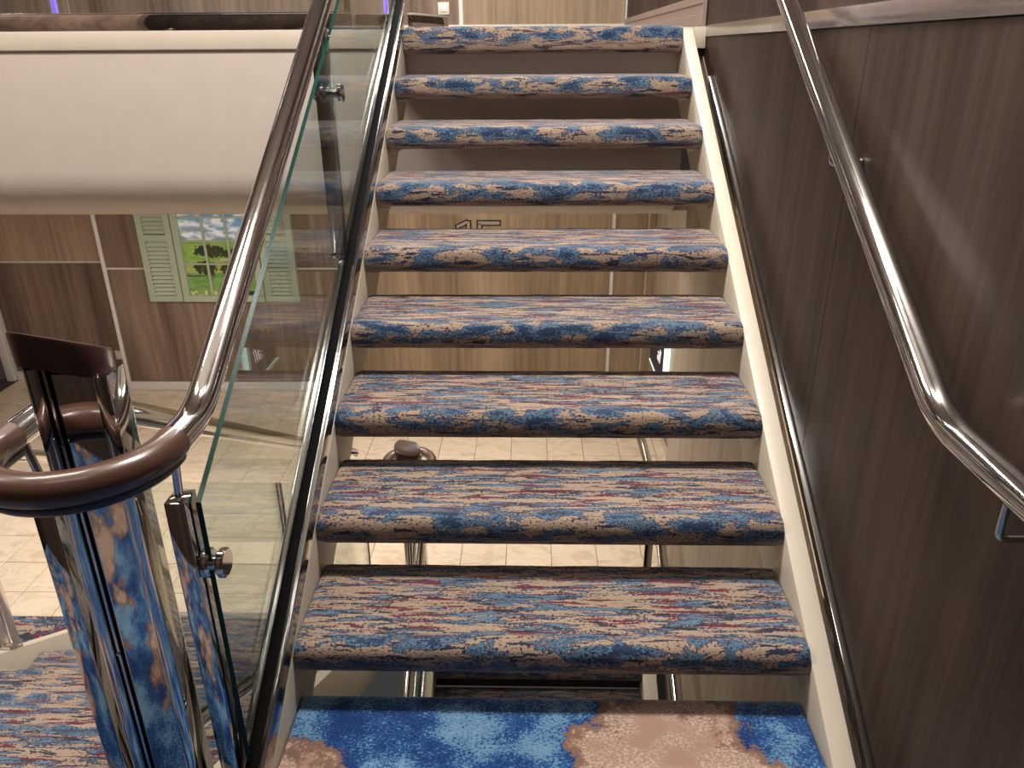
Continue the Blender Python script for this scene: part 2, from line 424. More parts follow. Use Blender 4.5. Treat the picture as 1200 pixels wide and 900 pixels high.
# half landing with a rounded carpet edge below the first tread
def nose_profile(depth, th_, rnd, n=10):
    # from the back top, over the top and the rounded nose at y = 0, to the back bottom
    p = []
    m_ = 16
    for i in range(m_ + 1): p.append((depth - (depth - rnd) * i / m_, 0.0))
    for i in range(1, n):
        a = PI * i / n; ca_, sa_ = math.cos(a), math.sin(a); p.append((rnd - rnd * abs(sa_) ** 0.75, -th_ / 2 + th_ / 2 * math.copysign(abs(ca_) ** 0.75, ca_)))
    for i in range(5): p.append((rnd + (depth - rnd) * i / 4, -th_))
    return p
def tread_mesh(name, x0, x1, depth, th_, rnd, mat, uo, vo=0.0, amp=0.0022, nx=70, parent=None, fuzz_seed=0):
    prof = nose_profile(depth, th_, rnd); n = len(prof)
    arc = [0.0]
    for a, b in zip(prof, prof[1:]): arc.append(arc[-1] + math.hypot(b[0] - a[0], b[1] - a[1]))
    vs_, uvs = [], []
    for i in range(nx + 1):
        x = x0 + (x1 - x0) * i / nx
        for k, (py, pz) in enumerate(prof):
            q = noise.noise(Vector((x * 9 + fuzz_seed * 7, py * 22, pz * 22))) + 0.5 * noise.noise(Vector((x * 40 + fuzz_seed, py * 60, pz * 60)))
            e = 0.0
            if i in (0, nx): e = 0.006
            vs_.append((x, py - q * amp * (1 if pz < -0.004 and pz > -th_ + 0.004 else 0), pz + q * amp * 0.8 - (e * 0.6 if pz > -th_ / 2 else -e * 0.6)))
            uvs.append((x + uo, arc[k] + vo))
    fs = []
    for i in range(nx):
        for k in range(n - 1): fs.append((i * n + k, i * n + k + 1, (i + 1) * n + k + 1, (i + 1) * n + k))
        fs.append((i * n + n - 1, i * n, (i + 1) * n, (i + 1) * n + n - 1))
    fs.append(tuple(range(n))); fs.append(tuple(nx * n + k for k in range(n - 1, -1, -1)))
    me = bpy.data.meshes.new(name); me.from_pydata(vs_, [], fs); me.materials.append(mat)
    uvl = me.uv_layers.new(name='UVMap')
    for p in me.polygons:
        for li in p.loop_indices: uvl.data[li].uv = uvs[me.loops[li].vertex_index]
    bm = bmesh.new(); bm.from_mesh(me); bmesh.ops.recalc_face_normals(bm, faces=bm.faces); bm.to_mesh(me); bm.free()
    me.polygons.foreach_set('use_smooth', [True] * len(me.polygons)); me.set_sharp_from_angle(angle=math.radians(50))
    o_ = bpy.data.objects.new(name, me); C.objects.link(o_)
    if parent is not None: o_.parent = parent
    return o_

YL = Y1 - GO + TD
def roundend(y, th_, r):
    return [(y - r + r * math.sin(a), -th_ / 2 + th_ / 2 * math.cos(a)) for a in [PI * i / 8 for i in range(9)]]
lp = [(-0.46, 0.0)] + roundend(YL, 0.07, 0.03) + [(-0.46, -0.07)]
land = MB().prism(lp, 'x', X0 + 0.002, X1 - 0.002)
land.box((-2.3, -0.46, -0.07), (X0 + 0.002, YD - 0.02, 0.0)); land.box((X1 - 0.002, -0.46, -0.07), (XW, 1.18, 0.0))
o = land.build('floor_landing', M['carpet_blue'])
struct(o, 'blue and tan blotched carpet on the half landing', 'floor')
o = MB().box((-2.3, -0.46, -0.34), (X1, 1.0, -0.072)).box((-0.862, 1.0, -0.12), (-0.582, 1.158, -0.004)).build('landing_slab', M['cream'], smooth=False)
struct(o, 'cream steel underside and edge of the half landing', 'floor')

# right wall, dark panels, split into tall sheets
wr = struct(MB().box((XW + 0.015, -0.46, -3.2), (XW + 0.12, 3.78, 3.9)).build('wall_right', M['black'], smooth=False), 'dark wood panelled wall beside the up flight', 'wall')
ysp = [-0.46, 0.72, 1.93, 3.78]
for a, b in zip(ysp, ysp[1:]):
    MB().box((XW, a + 0.0008, -0.9), (XW + 0.015, b - 0.0008, 1.484)).build('panel', M['wood_dark'], wr, bevel=0.0008, bseg=1)
    MB().box((XW + 0.004, a + 0.0008, 1.532), (XW + 0.015, b - 0.0008, 3.9)).build('panel', M['wood_dark'], wr, bevel=0.0008, bseg=1)
for a, b in ((-0.46, 0.4), (0.4, 2.0), (2.0, 3.78)):
    MB().box((XW, a, -3.2), (XW + 0.015, b - 0.002, -0.902)).build('panel', M['wood_grey'], wr, bevel=0.0008, bseg=1)
for a, b in ((1.0, 2.4), (2.4, 3.78)):
    MB().prism([(a, -3.2), (b, -3.2), (b, nz(b) - 0.17), (a, nz(a) - 0.17)], 'x', XW - 0.004, XW - 0.0005).build('panel', M['wood_grey'], wr, smooth=False)
t1 = MB()
t1.box((XW - 0.006, -0.455, 1.486), (XW + 0.014, 3.72, 1.531))
struct(t1.build('trim_1', M['satin'], bevel=0.002), 'satin steel band along the dark wall at deck level', 'trim')
struct(MB().box((0.715, 3.70, 1.44), (0.768, 3.78, 1.525)).build('trim_2', M['cream'], bevel=0.002), 'cream boxed end of the deck edge beside the dark wall', 'trim')
# right wall beyond, upper deck and lower lobby
wr2 = struct(MB().box((XW + 0.017, 3.782, ZU), (XW + 0.12, YBU, 3.9)).build('wall_right', M['black'], smooth=False), 'dark panelled wall of the upper deck at the right', 'wall')
MB().box((XW + 0.002, 3.784, ZU), (XW + 0.016, 5.2, 3.9)).build('panel', M['wood_dark'], wr2, smooth=False)
MB().box((XW + 0.002, 5.202, ZU), (XW + 0.016, YBU, 3.9)).build('panel', M['wood_dark'], wr2, smooth=False)
bb = MB().box((XW - 0.012, 3.76, ZU), (XW + 0.001, YBU, ZU + 0.075)).box((XW - 0.008, 3.76, ZU + 0.075), (XW + 0.001, YBU, ZU + 0.115)).box((XW - 0.012, 3.76, ZU + 0.115), (XW + 0.001, YBU, ZU + 0.15)).box((XW - 0.016, 3.745, ZU), (XW + 0.001, 3.76, ZU + 0.15))
struct(bb.build('baseboard_right', plain('mauve_skirting', (150, 128, 120), 0.35), bevel=0.001, bseg=1), 'mauve skirting along the upper right wall', 'baseboard')
wl2 = struct(MB().box((1.105, 3.82, ZL - 0.1), (1.2, YBL, 0.75)).build('wall_right', M['black'], smooth=False), 'greige panelled wall at the right of the lower lobby', 'wall')
for a, b in ((3.82, 4.9), (4.9, 5.7), (5.7, YBL)):
    MB().box((1.09, a + 0.001, ZL), (1.105, b - 0.001, 0.745)).build('panel', M['wood_grey'], wl2, smooth=False)
struct(MB().box((XW + 0.001, 3.785, ZL - 1.6), (1.2, 3.815, 0.75)).build('trim_3', M['wood_grey'], smooth=False), 'greige return of the wall beside the stair opening', 'trim')
struct(MB().box((1.077, 3.83, ZL), (1.089, 6.58, ZL + 0.09)).build('baseboard_right', M['chrome'], bevel=0.001, bseg=1), 'polished skirting along the greige lobby wall', 'baseboard')

# back wall of the lower lobby, panels as parts
wb = struct(MB().box((-3.79, YB + 0.012, ZL - 0.1), (1.2, YB + 0.16, 0.76)).build('wall_back', M['white'], smooth=False), 'wood panelled back wall of the lower lobby', 'wall')
def panel(x0, x1, z0, z1, y, mat, parent, g=0.006):
    return MB().box((x0 + g, y, z0 + g), (x1 - g, y + 0.013, z1 - g)).build('panel', mat, parent, bevel=0.001, bseg=1)
panel(-3.765, -1.655, -1.42, -0.335, YB, M['wood_mid'], wb); panel(-3.765, -1.655, -0.325, 0.76, YB, M['wood_mid'], wb)
panel(-1.635, 0.71, -1.42, 0.76, YB, M['wood_tan'], wb); panel(0.73, 1.02, -1.42, 0.76, YB, M['wood_tan'], wb); panel(1.026, 1.088, -1.42, 0.76, YB, M['wood_tan'], wb, 0.002)
wb2 = struct(MB().box((-5.2, YBL + 0.012, ZL - 0.1), (-3.79, YBL + 0.1, 0.76)).build('wall_back', M['white'], smooth=False), 'wood panelled wall at the left of the lobby, set back', 'wall')
panel(-5.0, -3.80, -1.42, -0.335, YBL, M['wood_mid'], wb2); panel(-5.0, -3.80, -0.325, 0.76, YBL, M['wood_pink'], wb2)
struct(MB().box((-3.800, YB - 0.004, ZL), (-3.766, YBL, 0.755)).build('trim_4', M['white'], bevel=0.003), 'pale corner post between the two wood walls', 'trim')
struct(MB().box((-3.765, YB - 0.012, ZL), (1.076, YB + 0.002, ZL + 0.062)).box((-3.765, YB - 0.008, ZL + 0.062), (1.076, YB + 0.002, ZL + 0.085)).build('baseboard_back', M['white'], bevel=0.002), 'white skirting under the wood back wall', 'baseboard')
struct(MB().box((-5.005, YBL - 0.012, ZL), (-3.816, YBL + 0.002, ZL + 0.062)).box((-5.005, YBL - 0.008, ZL + 0.062), (-3.816, YBL + 0.002, ZL + 0.085)).build('baseboard_back', M['white'], bevel=0.002), 'white skirting under the set-back wall', 'baseboard')
d1 = struct(MB().box((-5.2, YBL - 0.01, ZL), (-5.09, YBL + 0.01, 0.6)).build('door_1', plain('grey_door', (120, 112, 108), 0.5), smooth=False), 'grey door at the far left of the lobby', 'door')
MB().box((-5.09, YBL - 0.05, ZL), (-5.01, YBL + 0.01, 0.68)).build('door_frame', M['white'], d1, bevel=0.004)
struct(MB().box((-5.2, 6.2, ZL + 0.001), (-5.0, 6.82, ZL + 0.006)).build('floor_mat', M['dark_floor'], smooth=False), 'dark mat before the door at the far left', 'floor')
struct(MB().box((-5.3, 0.9, ZL - 1.7), (-5.2, YBL, 3.9)).build('wall_left', M['wood_mid'], smooth=False), 'brown wood wall at the left of the lobby', 'wall')

# upper deck
wu = struct(MB().box((-5.2, YBU + 0.012, ZU), (XW, YBU + 0.1, 3.9)).build('wall_back', M['white'], smooth=False), 'wood panelled back wall of the upper deck', 'wall')
for a, b, q in ((-5.2, -3.86, 'wood_mid'), (-3.80, -3.72, 'wood_tan'), (-3.71, -1.17, 'wood_mid'), (-1.13, -0.57, 'wood_mid'), (-0.54, 0.755, 'wood_tan')):
    panel(a, b, ZU + 0.11, 3.9, YBU, M[q], wu, 0.002)
struct(MB().box((-5.2, YBU - 0.012, ZU), (XW - 0.017, YBU + 0.002, ZU + 0.115)).build('baseboard_back', M['cream'], bevel=0.003), 'cream skirting of the upper deck', 'baseboard')
for i, x in enumerate((-3.83, -1.15)):
    o = MB().box((x - 0.009, YBU - 0.004, ZU + 0.12), (x + 0.009, YBU + 0.011, 3.85)).build('light_strip', M['led_violet'], smooth=False)
    tag(o, ('violet light strip on the upper wall at far left' if i == 0 else 'violet light strip on the upper wall above the glass balustrade'), 'light strip')
struct(MB().box((-5.2, YF + 0.03, ZU - 0.1), (XW, YBU, ZU - 0.002)).build('floor_upper', M['dark_floor'], smooth=False), 'floor of the upper deck behind the top tread', 'floor')
# deck edge: band, flat fascia, rounded bull nose into the soffit
zt = ZU + 0.016
prof = [(YF + 0.06, zt), (YF - 0.012, zt), (YF - 0.012, 1.447), (YF - 0.004, 1.443)]
prof_f = [(YF + 0.30, 1.441), (YF, 1.441)]
RB = 0.24
for i in range(13):
    a = (PI / 2) * i / 12; prof_f.append((YF + RB - RB * math.cos(a), 0.915 - RB * math.sin(a)))
prof_f.append((YF + 0.30, 0.915 - RB))
ed = struct(MB().prism(prof_f, 'x', -5.2, 0.70).build('trim_5', M['fascia'], angle=40), 'beige deck edge with a rounded lower lip', 'trim')
MB().prism(prof + [(YF + 0.06, 1.443)], 'x', -5.2, 0.70).build('edge_band', M['cream'], ed, bevel=0.003)
struct(MB().box((-5.2, YF + 0.3, 0.675), (1.2, YBL, 0.78)).build('ceiling_lower', M['ceiling'], smooth=False), 'ceiling over the lower lobby', 'ceiling')
struct(MB().box((-5.3, -0.6, 3.9), (XW + 0.12, YBU + 0.1, 4.0)).build('ceiling', M['ceiling'], smooth=False), 'ceiling over the stairwell', 'ceiling')
struct(MB().box((-5.3, -0.60, -3.2), (XW + 0.12, -0.46, 3.9)).build('wall_front', M['wood_dark'], smooth=False), 'wood wall behind the landing', 'wall')
struct(MB().box((-5.3, -0.6, -3.3), (XW + 0.12, 3.9, -3.2)).build('floor_below', M['dark_floor'], smooth=False), 'dark floor one deck further down', 'floor')
struct(MB().box((-5.2, 0.9, -3.2), (-2.31, 1.2, 3.9)).build('wall_left', M['wood_mid'], smooth=False), 'wood wall left of the half landing', 'wall')

# ------------------------------------------------------------------ up flight
st = thing('staircase', 'cream framed staircase with streaked carpet treads leading up', 'staircase')
for k in range(1, 10):
    tr = tread_mesh('tread', X0, X1, TD if k < 9 else TD - 0.22, TH if k < 9 else 0.108, 0.036, M['carpet'], uo=0.0, vo=0.0 if k < 9 else 0.22, parent=st, fuzz_seed=k)
    # every tread is cut from another run of the carpet
    uvl = tr.data.uv_layers[0]; du = (k * 0.37) % 1.3 + k * 3.0
    for q in uvl.data: q.uv = (q.uv[0] + du, q.uv[1] + k)
    tr.location = (0, Y1 + (k - 1) * GO, k * RISE + (0.024 if k == 9 else 0))
def stringer(x0, x1, ya, yb, h0, h1, f, name, mat, parent):
    return MB().prism([(ya, f(ya) + h1), (yb, f(yb) + h1), (yb, f(yb) + h0), (ya, f(ya) + h0)], 'x', x0, x1).build(name, mat, parent, bevel=0.003)
stringer(0.655, 0.705, 0.95, 3.70, -0.035, -0.30, nz, 'stringer', M['cream'], st)
stringer(-0.600, -0.551, 1.165, 3.72, -0.035, -0.30, nz, 'stringer', M['cream'], st)
for k in range(1, 9):            # steel flanges the treads are screwed to
    y = Y1 + (k - 1) * GO
    MB().box((0.615, y + 0.06, k * RISE - TH - 0.012), (0.654, y + TD - 0.02, k * RISE - TH - 0.002)).build('tread_bracket', M['cream'], st, bevel=0.001, bseg=1)
    MB().box((-0.550, y + 0.06, k * RISE - TH - 0.012), (-0.511, y + TD - 0.02, k * RISE - TH - 0.002)).build('tread_bracket', M['cream'], st, bevel=0.001, bseg=1)
stringer(0.752, 0.769, 0.80, 3.50, -0.105, -0.15, nz, 'wall_strip', M['chrome'], st)

# ------------------------------------------------------------------ glass balustrade of the up flight
gb = thing('glass_balustrade', 'glass balustrade in a polished twin channel left of the up flight', 'balustrade')
def bar(x0, x1, ya, yb, h0, h1, f, name, mat, parent, bevel=0.0015):
    return MB().prism([(ya, f(ya) + h1), (yb, f(yb) + h1), (yb, f(yb) + h0), (ya, f(ya) + h0)], 'x', x0, x1).build(name, mat, parent, bevel=bevel)
bar(-0.600, -0.582, 0.98, 3.86, 0.012, 0.074, nz, 'channel', M['steel'], gb)
bar(-0.557, -0.543, 0.98, 3.86, 0.012, 0.074, nz, 'channel', M['steel'], gb)
bar(-0.5815, -0.5575, 0.98, 3.86, 0.012, 0.070, nz, 'gasket', M['gasket'], gb)
def pane(x, ya, yb, f, h0, h1, parent, clear=(), th_=0.010):
    P = [(ya, f(ya) + h0), (yb, f(yb) + h0), (yb, f(yb) + h1), (ya, f(ya) + h1)]
    o_ = MB().prism(P, 'x', x - th_ / 2, x + th_ / 2).build('glass_pane', [M['glass'], M['edge']], parent, smooth=False)
    for p in o_.data.polygons:
        if abs(p.normal.x) < 0.5: p.material_index = 1
        if abs(p.normal.y) > 0.95 and any(abs(p.center.y - q) < 0.01 for q in clear): p.material_index = 0
    return o_
def glz(y): return 0.725 + 0.61 * (y - 1.145)
pane(-0.5762, 1.135, 2.397, nz, 0.045, 0.70, gb, (2.397,))
pane(-0.5762, 2.403, 3.86, nz, 0.045, 0.70, gb, (2.403,))
def post(x, y, z0, z1, parent, sx=0.040, sy=0.05):
    p = MB().box((x - sx / 2, y - sy / 2, z0), (x + sx / 2, y + sy / 2, z1)).build('post', M['mirror'], parent, bevel=0.002)
    return p
p1 = post(-0.604, 1.13, -0.003, 0.735, gb, 0.036, 0.05)
p2 = post(-0.604, 2.40, nz(2.40) + 0.075, 1.50, gb, 0.040, 0.055)
p2.data.materials[0] = M['steel']
def clamp(x0, x1, y, z, r, parent):
    c = MB().disc((x0, y, z), (1, 0, 0), r, 0.014, 24, 0.003).disc((x1, y, z), (1, 0, 0), r, 0.014, 24, 0.003).tube([(x0, y, z), (x1, y, z)], r * 0.5, 12)
    return c.build('clamp', M['chrome'], parent)
clamp(-0.583, -0.556, 1.145, 0.585, 0.028, p1)
clamp(-0.625, -0.556, 2.40, 1.325, 0.026, p2)
MB().box((-0.628, 2.37, nz(2.4) + 0.06), (-0.584, 2.43, nz(2.4) + 0.075)).build('foot_plate', M['chrome'], p2, bevel=0.001)

# ------------------------------------------------------------------ continuous left handrail round the newel
hr = thing('handrail', 'polished tube handrail looping round the newel post with brown grip', 'handrail')
ZR, RR = 0.857, 0.0265
XR, XL, YC = -0.580, -0.860, 1.085
yend = 4.3
up_pts = fillet([(XR, yend, ZR + SL * (yend - 1.20)), (XR, 1.20, ZR), (XR, YC, ZR)], 0.085, 10)
MB().tube(up_pts, RR, 28).build('rail_tube', M['chrome'], hr)
yd_ = 3.3
dn_pts = fillet([(XL, yd_, ZR - SL * (yd_ - 1.26)), (XL, 1.26, ZR), (XL, YC + 0.01, ZR)], 0.085, 10)
MB().tube(dn_pts, RR, 28).build('rail_tube', M['chrome'], hr)
xc, rc = (XR + XL) / 2, (XR - XL) / 2
arc_ = [(XR, YC + 0.015, ZR)] + [(xc + rc * math.cos(a), YC - rc * math.sin(a), ZR) for a in [PI * i / 32 for i in range(33)]] + [(XL, YC + 0.03, ZR)]
MB().tube(arc_, RR + 0.0015, 28).build('grip', M['brown'], hr)['label'] = 'brown plastic grip on the bend of the handrail'
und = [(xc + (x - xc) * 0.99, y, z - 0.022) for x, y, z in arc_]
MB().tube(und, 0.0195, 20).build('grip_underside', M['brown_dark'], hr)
MB().tube([(-0.602, 1.125, 0.740), (-0.590, 1.115, ZR - 0.022)], 0.0075, 12).build('support_rod', M['chrome'], hr)
MB().tube([(-0.602, 2.40, 1.5045), (-0.585, 2.40, ZR + SL * 1.2 - 0.02)], 0.0075, 12).build('support_rod', M['chrome'], hr)
MB().tube([(-0.838, 1.135, 0.740), (-0.85, 1.13, ZR - 0.022)], 0.0075, 12).build('support_rod', M['chrome'], hr)

# ------------------------------------------------------------------ newel post
def stadium(cx, cy, w_, l_, r, n=7):
    p = []
    for (sx, sy, a0) in ((1, 1, 0), (-1, 1, PI / 2), (-1, -1, PI), (1, -1, 1.5 * PI)):
        for i in range(n + 1):
            a = a0 + PI / 2 * i / n
            p.append((cx + sx * (w_ / 2 - r) + r * math.cos(a), cy + sy * (l_ / 2 - r) + r * math.sin(a)))
    return p
def newel(cx, cy, zb, s, label, hgt=1.055):
    # s = -1: high side of the cap towards -y, +1: towards +y
    nw = thing('newel_post', label, 'newel post', loc=(cx, cy, zb))
    # core plate, two rounded edge tubes, dark joints between them
    zc = hgt - 0.075
    cut = lambda x: zc - 0.02
    MB().prism(stadium(0.022, 0, 0.074, 0.062, 0.006), 'z', 0, zc - 0.008).build('post_box', M['mirror'], nw)
    MB().prism(stadium(-0.046, 0, 0.026, 0.066, 0.0125), 'z', 0, zc).build('edge_tube', M['mirror'], nw)
    MB().prism(stadium(-0.0225, 0.004, 0.013, 0.050, 0.003), 'z', 0, zc).build('joint', M['black'], nw)
    MB().prism(stadium(-0.0225, -0.027, 0.005, 0.010, 0.0024), 'z', 0, zc).build('joint_rod', M['mirror'], nw)
    MB().prism(stadium(0.060, 0, 0.024, 0.070, 0.0118), 'z', 0, zc - 0.012).build('edge_tube', M['mirror'], nw)
    for z in (0.14, 0.44, 0.80, 0.87):
        if z < zc: MB().disc((-0.0225, -0.033, z), (0, 1, 0), 0.0032, 0.003, 10).build('screw', M['chrome'], nw)
    pf = stadium(-0.004, 0, 0.142, 0.092, 0.044, 10)
    n = len(pf)
    def zz_(x, y, o): return hgt + o - 0.005 - 0.17 * (x + 0.07) + s * (y - s * 0.046) * 0.45
    vs_ = [(x * 0.97, y * 0.97, zz_(x, y, -0.056)) for x, y in pf] + [(x, y, zz_(x, y, -0.004)) for x, y in pf] + [(x * 0.97, y * 0.95, zz_(x, y, 0)) for x, y in pf]
    fs = [tuple(range(n - 1, -1, -1)), tuple(range(2 * n, 3 * n))]
    for q in (0, n): fs += [(q + i, q + (i + 1) % n, q + n + (i + 1) % n, q + n + i) for i in range(n)]
    MB().add(vs_, fs).build('cap', M['cap'], nw, angle=50)['label'] = 'brown slanted cap of the newel post'
    return nw
newel(-0.722, 1.102, -0.003, -1, 'polished steel newel post with brown slanted cap inside the handrail loop', 1.073)

# ------------------------------------------------------------------ wall handrail on the right
wh = thing('wall_handrail', 'polished tube handrail on brackets along the dark wall', 'handrail')
xr = 0.700
pts = fillet([(xr, 4.3, ZR + SL * (4.3 - 1.185)), (xr, 1.185, ZR), (xr, 0.2, ZR)], 0.07, 10)
MB().tube(pts, 0.0262, 28).build('rail_tube', M['chrome'], wh)
def bracket(y, zr, drop):
    b = MB().tube(fillet([(xr, y, zr - 0.02), (xr, y, zr - drop), (XW - 0.002, y, zr - drop)], 0.014, 6), 0.0062, 12)
    br = b.build('bracket', M['chrome'], wh)
    MB().disc((XW - 0.006, y, zr - drop), (1, 0, 0), 0.016, 0.012, 20, 0.002).build('rosette', M['chrome'], br)
bracket(1.86, ZR + SL * (1.86 - 1.185), 0.072); bracket(0.975, ZR, 0.090); bracket(3.1, ZR + SL * (3.1 - 1.185), 0.072)

# ------------------------------------------------------------------ down flight on the left
sd = thing('staircase', 'carpeted staircase going down to the tiled lobby at left', 'staircase')
for k in range(1, 9):
    tr = tread_mesh('tread', DX0, DX1, TD, TH, 0.036, M['carpet'], uo=0.0, parent=sd, fuzz_seed=20 + k, nx=60)
    uvl = tr.data.uv_layers[0]; du = (k * 0.53) % 1.1 + 40 + k * 3.0
    for q in uvl.data: q.uv = (q.uv[0] + du, q.uv[1] + 20 + k)
    tr.rotation_euler = (0, 0, PI); tr.location = (DX0 + DX1, YD + k * GO, -k * RISE)
stringer(DX1 + 0.002, DX1 + 0.05, 1.165, 3.60, -0.03, -0.30, dz, 'stringer', M['cream'], sd)
stringer(DX0 - 0.05, DX0 - 0.002, 1.0, 3.52, 0.035, -0.30, dz, 'stringer', M['cream'], sd)
gd = thing('glass_balustrade', 'glass balustrade in a polished channel on the near side of the down flight', 'balustrade')
bar(-0.888, -0.876, 1.165, 3.45, 0.055, 0.095, dz, 'channel', M['chrome'], gd)
bar(-0.858, -0.846, 1.165, 3.45, 0.055, 0.095, dz, 'channel', M['chrome'], gd)
bar(-0.8755, -0.8585, 1.165, 3.45, 0.055, 0.08, dz, 'gasket', M['black'], gd)
pane(-0.867, 1.155, 2.27, dz, 0.075, 0.80, gd); pane(-0.867, 2.30, 3.45, dz, 0.075, 0.80, gd)
p3 = post(-0.836, 1.13, -0.003, 0.735, gd, 0.036, 0.05)
gl = thing('balustrade', 'steel balustrade on the far side of the down flight', 'balustrade')
for y in (1.25, 2.33, 3.35):
    for dx in (-0.022, 0.022):
        MB().box((DX0 - 0.025 + dx - 0.008, y - 0.02, dz(y) + 0.05), (DX0 - 0.025 + dx + 0.008, y + 0.02, dz(y) + 0.92)).build('baluster', M['satin'], gl, bevel=0.002)
    bar(DX0 - 0.050, DX0 - 0.003, y - 0.035, y + 0.035, 0.0365, 0.050, dz, 'foot_plate', M['satin'], gl)
MB().tube([(DX0 - 0.025, 1.1, dz(1.1) + 0.92), (DX0 - 0.025, 3.5, dz(3.5) + 0.92)], RR, 20).build('rail_tube', M['chrome'], gl)

# ------------------------------------------------------------------ flight below, seen through the open risers
sb = thing('staircase', 'shaded carpet flight one deck lower, seen through the open risers', 'staircase')
LZ = -18 * RISE
for k in range(5, 10):
    tr = tread_mesh('tread', X0 + 0.03, X1 - 0.03, TD, TH, 0.036, M['carpet'], uo=0.0, parent=sb, fuzz_seed=40 + k, nx=50)
    uvl = tr.data.uv_layers[0]
    for q in uvl.data: q.uv = (q.uv[0] + 80 + k * 3.1, q.uv[1] + 40 + k)
    tr.location = (0, Y1 + (k - 1) * GO - 0.10, LZ + k * RISE - 0.001)
def lz_(y): return nz(y + 0.10) + LZ
stringer(0.625, 0.70, 2.0, 3.48, -0.02, -0.30, lz_, 'stringer', M['cream'], sb)
stringer(-0.60, -0.521, 2.0, 3.48, -0.02, -0.30, lz_, 'stringer', M['cream'], sb)
lb = thing('glass_balustrade', 'glass balustrade with thin posts beside the lower flight', 'balustrade')
bar(-0.612, -0.594, 2.1, 3.55, 0.0, 0.072, lz_, 'channel', M['satin'], lb); bar(-0.569, -0.551, 2.1, 3.55, 0.0, 0.072, lz_, 'channel', M['satin'], lb)
pane(-0.5815, 2.1, 3.55, lz_, 0.045, 0.70, lb)
for (x, y) in ((-0.60, 3.52), (0.655, 3.52)):
    MB().box((x - 0.022, y - 0.022, ZL + 0.001), (x + 0.022, y + 0.022, ZL + 0.78)).build('post', M['mirror'], lb, bevel=0.003)
newel(-0.665, 3.72, ZL, 1, 'steel newel post with brown cap seen between the fourth and third treads', 0.98)
lh = thing('handrail', 'brown looped handrail end around the lower newel post', 'handrail')
cx_, ry = -0.665, 0.125
arc2 = [(cx_ + ry, 3.60, -0.66)] + [(cx_ + ry * math.cos(a), 3.74 + ry * math.sin(a), -0.66) for a in [PI * i / 24 for i in range(25)]] + [(cx_ - ry, 3.60, -0.66)]
MB().tube(arc2, RR, 20).build('grip', M['brown'], lh)
MB().tube(fillet([(cx_ + ry, 3.62, -0.66), (cx_ + ry, 3.5, -0.66), (cx_ + ry, 2.0, -0.66 - SL * 1.5)], 0.06), RR, 20).build('rail_tube', M['chrome'], lh)

lr = thing('wall_handrail', 'polished handrail end beside the greige wall, seen under the fourth tread', 'handrail')
MB().tube(fillet([(1.085, 4.28, -0.655), (0.655, 4.28, -0.655), (0.655, 3.45, -0.655), (0.655, 2.0, -0.655 - SL * 1.45)], 0.06), RR, 20).build('rail_tube', M['chrome'], lr)
for k in range(6, 10):
    MB().box((X0 + 0.031, Y1 + (k - 1) * GO - 0.10 + 0.05, LZ + (k - 1) * RISE), (X1 - 0.031, Y1 + (k - 1) * GO - 0.10 + 0.062, LZ + k * RISE - TH)).build('riser', M['dark_floor'], sb, smooth=False)

# ------------------------------------------------------------------ upper deck balustrade
ub = thing('glass_balustrade', 'glass balustrade on a mirror steel kick plate along the upper deck edge', 'balustrade')
MB().box((-5.2, YF - 0.002, zt), (-0.78, YF + 0.025, zt + 0.068)).build('kick_plate', M['mirror'], ub, bevel=0.002)
MB().box((-0.775, YF - 0.012, zt), (-0.615, YF + 0.035, zt + 0.062)).build('kick_plate_end', M['mirror'], ub, bevel=0.002)
MB().box((-5.2, YF - 0.004, zt + 0.069), (-0.78, YF + 0.027, zt + 0.074)).build('kick_plate_cap', M['chrome'], ub, bevel=0.001)
o = MB().box((-5.2, YF + 0.006, zt + 0.074), (-0.80, YF + 0.018, zt + 0.95)).build('glass_pane', M['glass'], ub, smooth=False)
MB().tube([(-5.2, YF + 0.012, zt + 0.98), (-0.62, YF + 0.012, zt + 0.98)], RR, 20).build('rail_tube', M['chrome'], ub)
for x in (-4.4, -2.9, -0.80): MB().box((x - 0.015, YF + 0.02, zt), (x + 0.015, YF + 0.04, zt + 0.955)).build('post', M['mirror'], ub, bevel=0.002)
rt_ = thing('kick_plate', 'short mirrored kick plate turning back at the stair head', 'kick plate')
MB().prism([(-0.54, 3.74), (-0.52, 3.73), (-0.40, 4.15), (-0.42, 4.16)], 'z', ZU + 0.001, ZU + 0.075).build('plate', M['mirror'], rt_, bevel=0.001)
MB().prism([(-0.542, 3.738), (-0.518, 3.728), (-0.398, 4.152), (-0.422, 4.162)], 'z', ZU + 0.075, ZU + 0.083).build('cap', M['cream'], rt_, bevel=0.001)

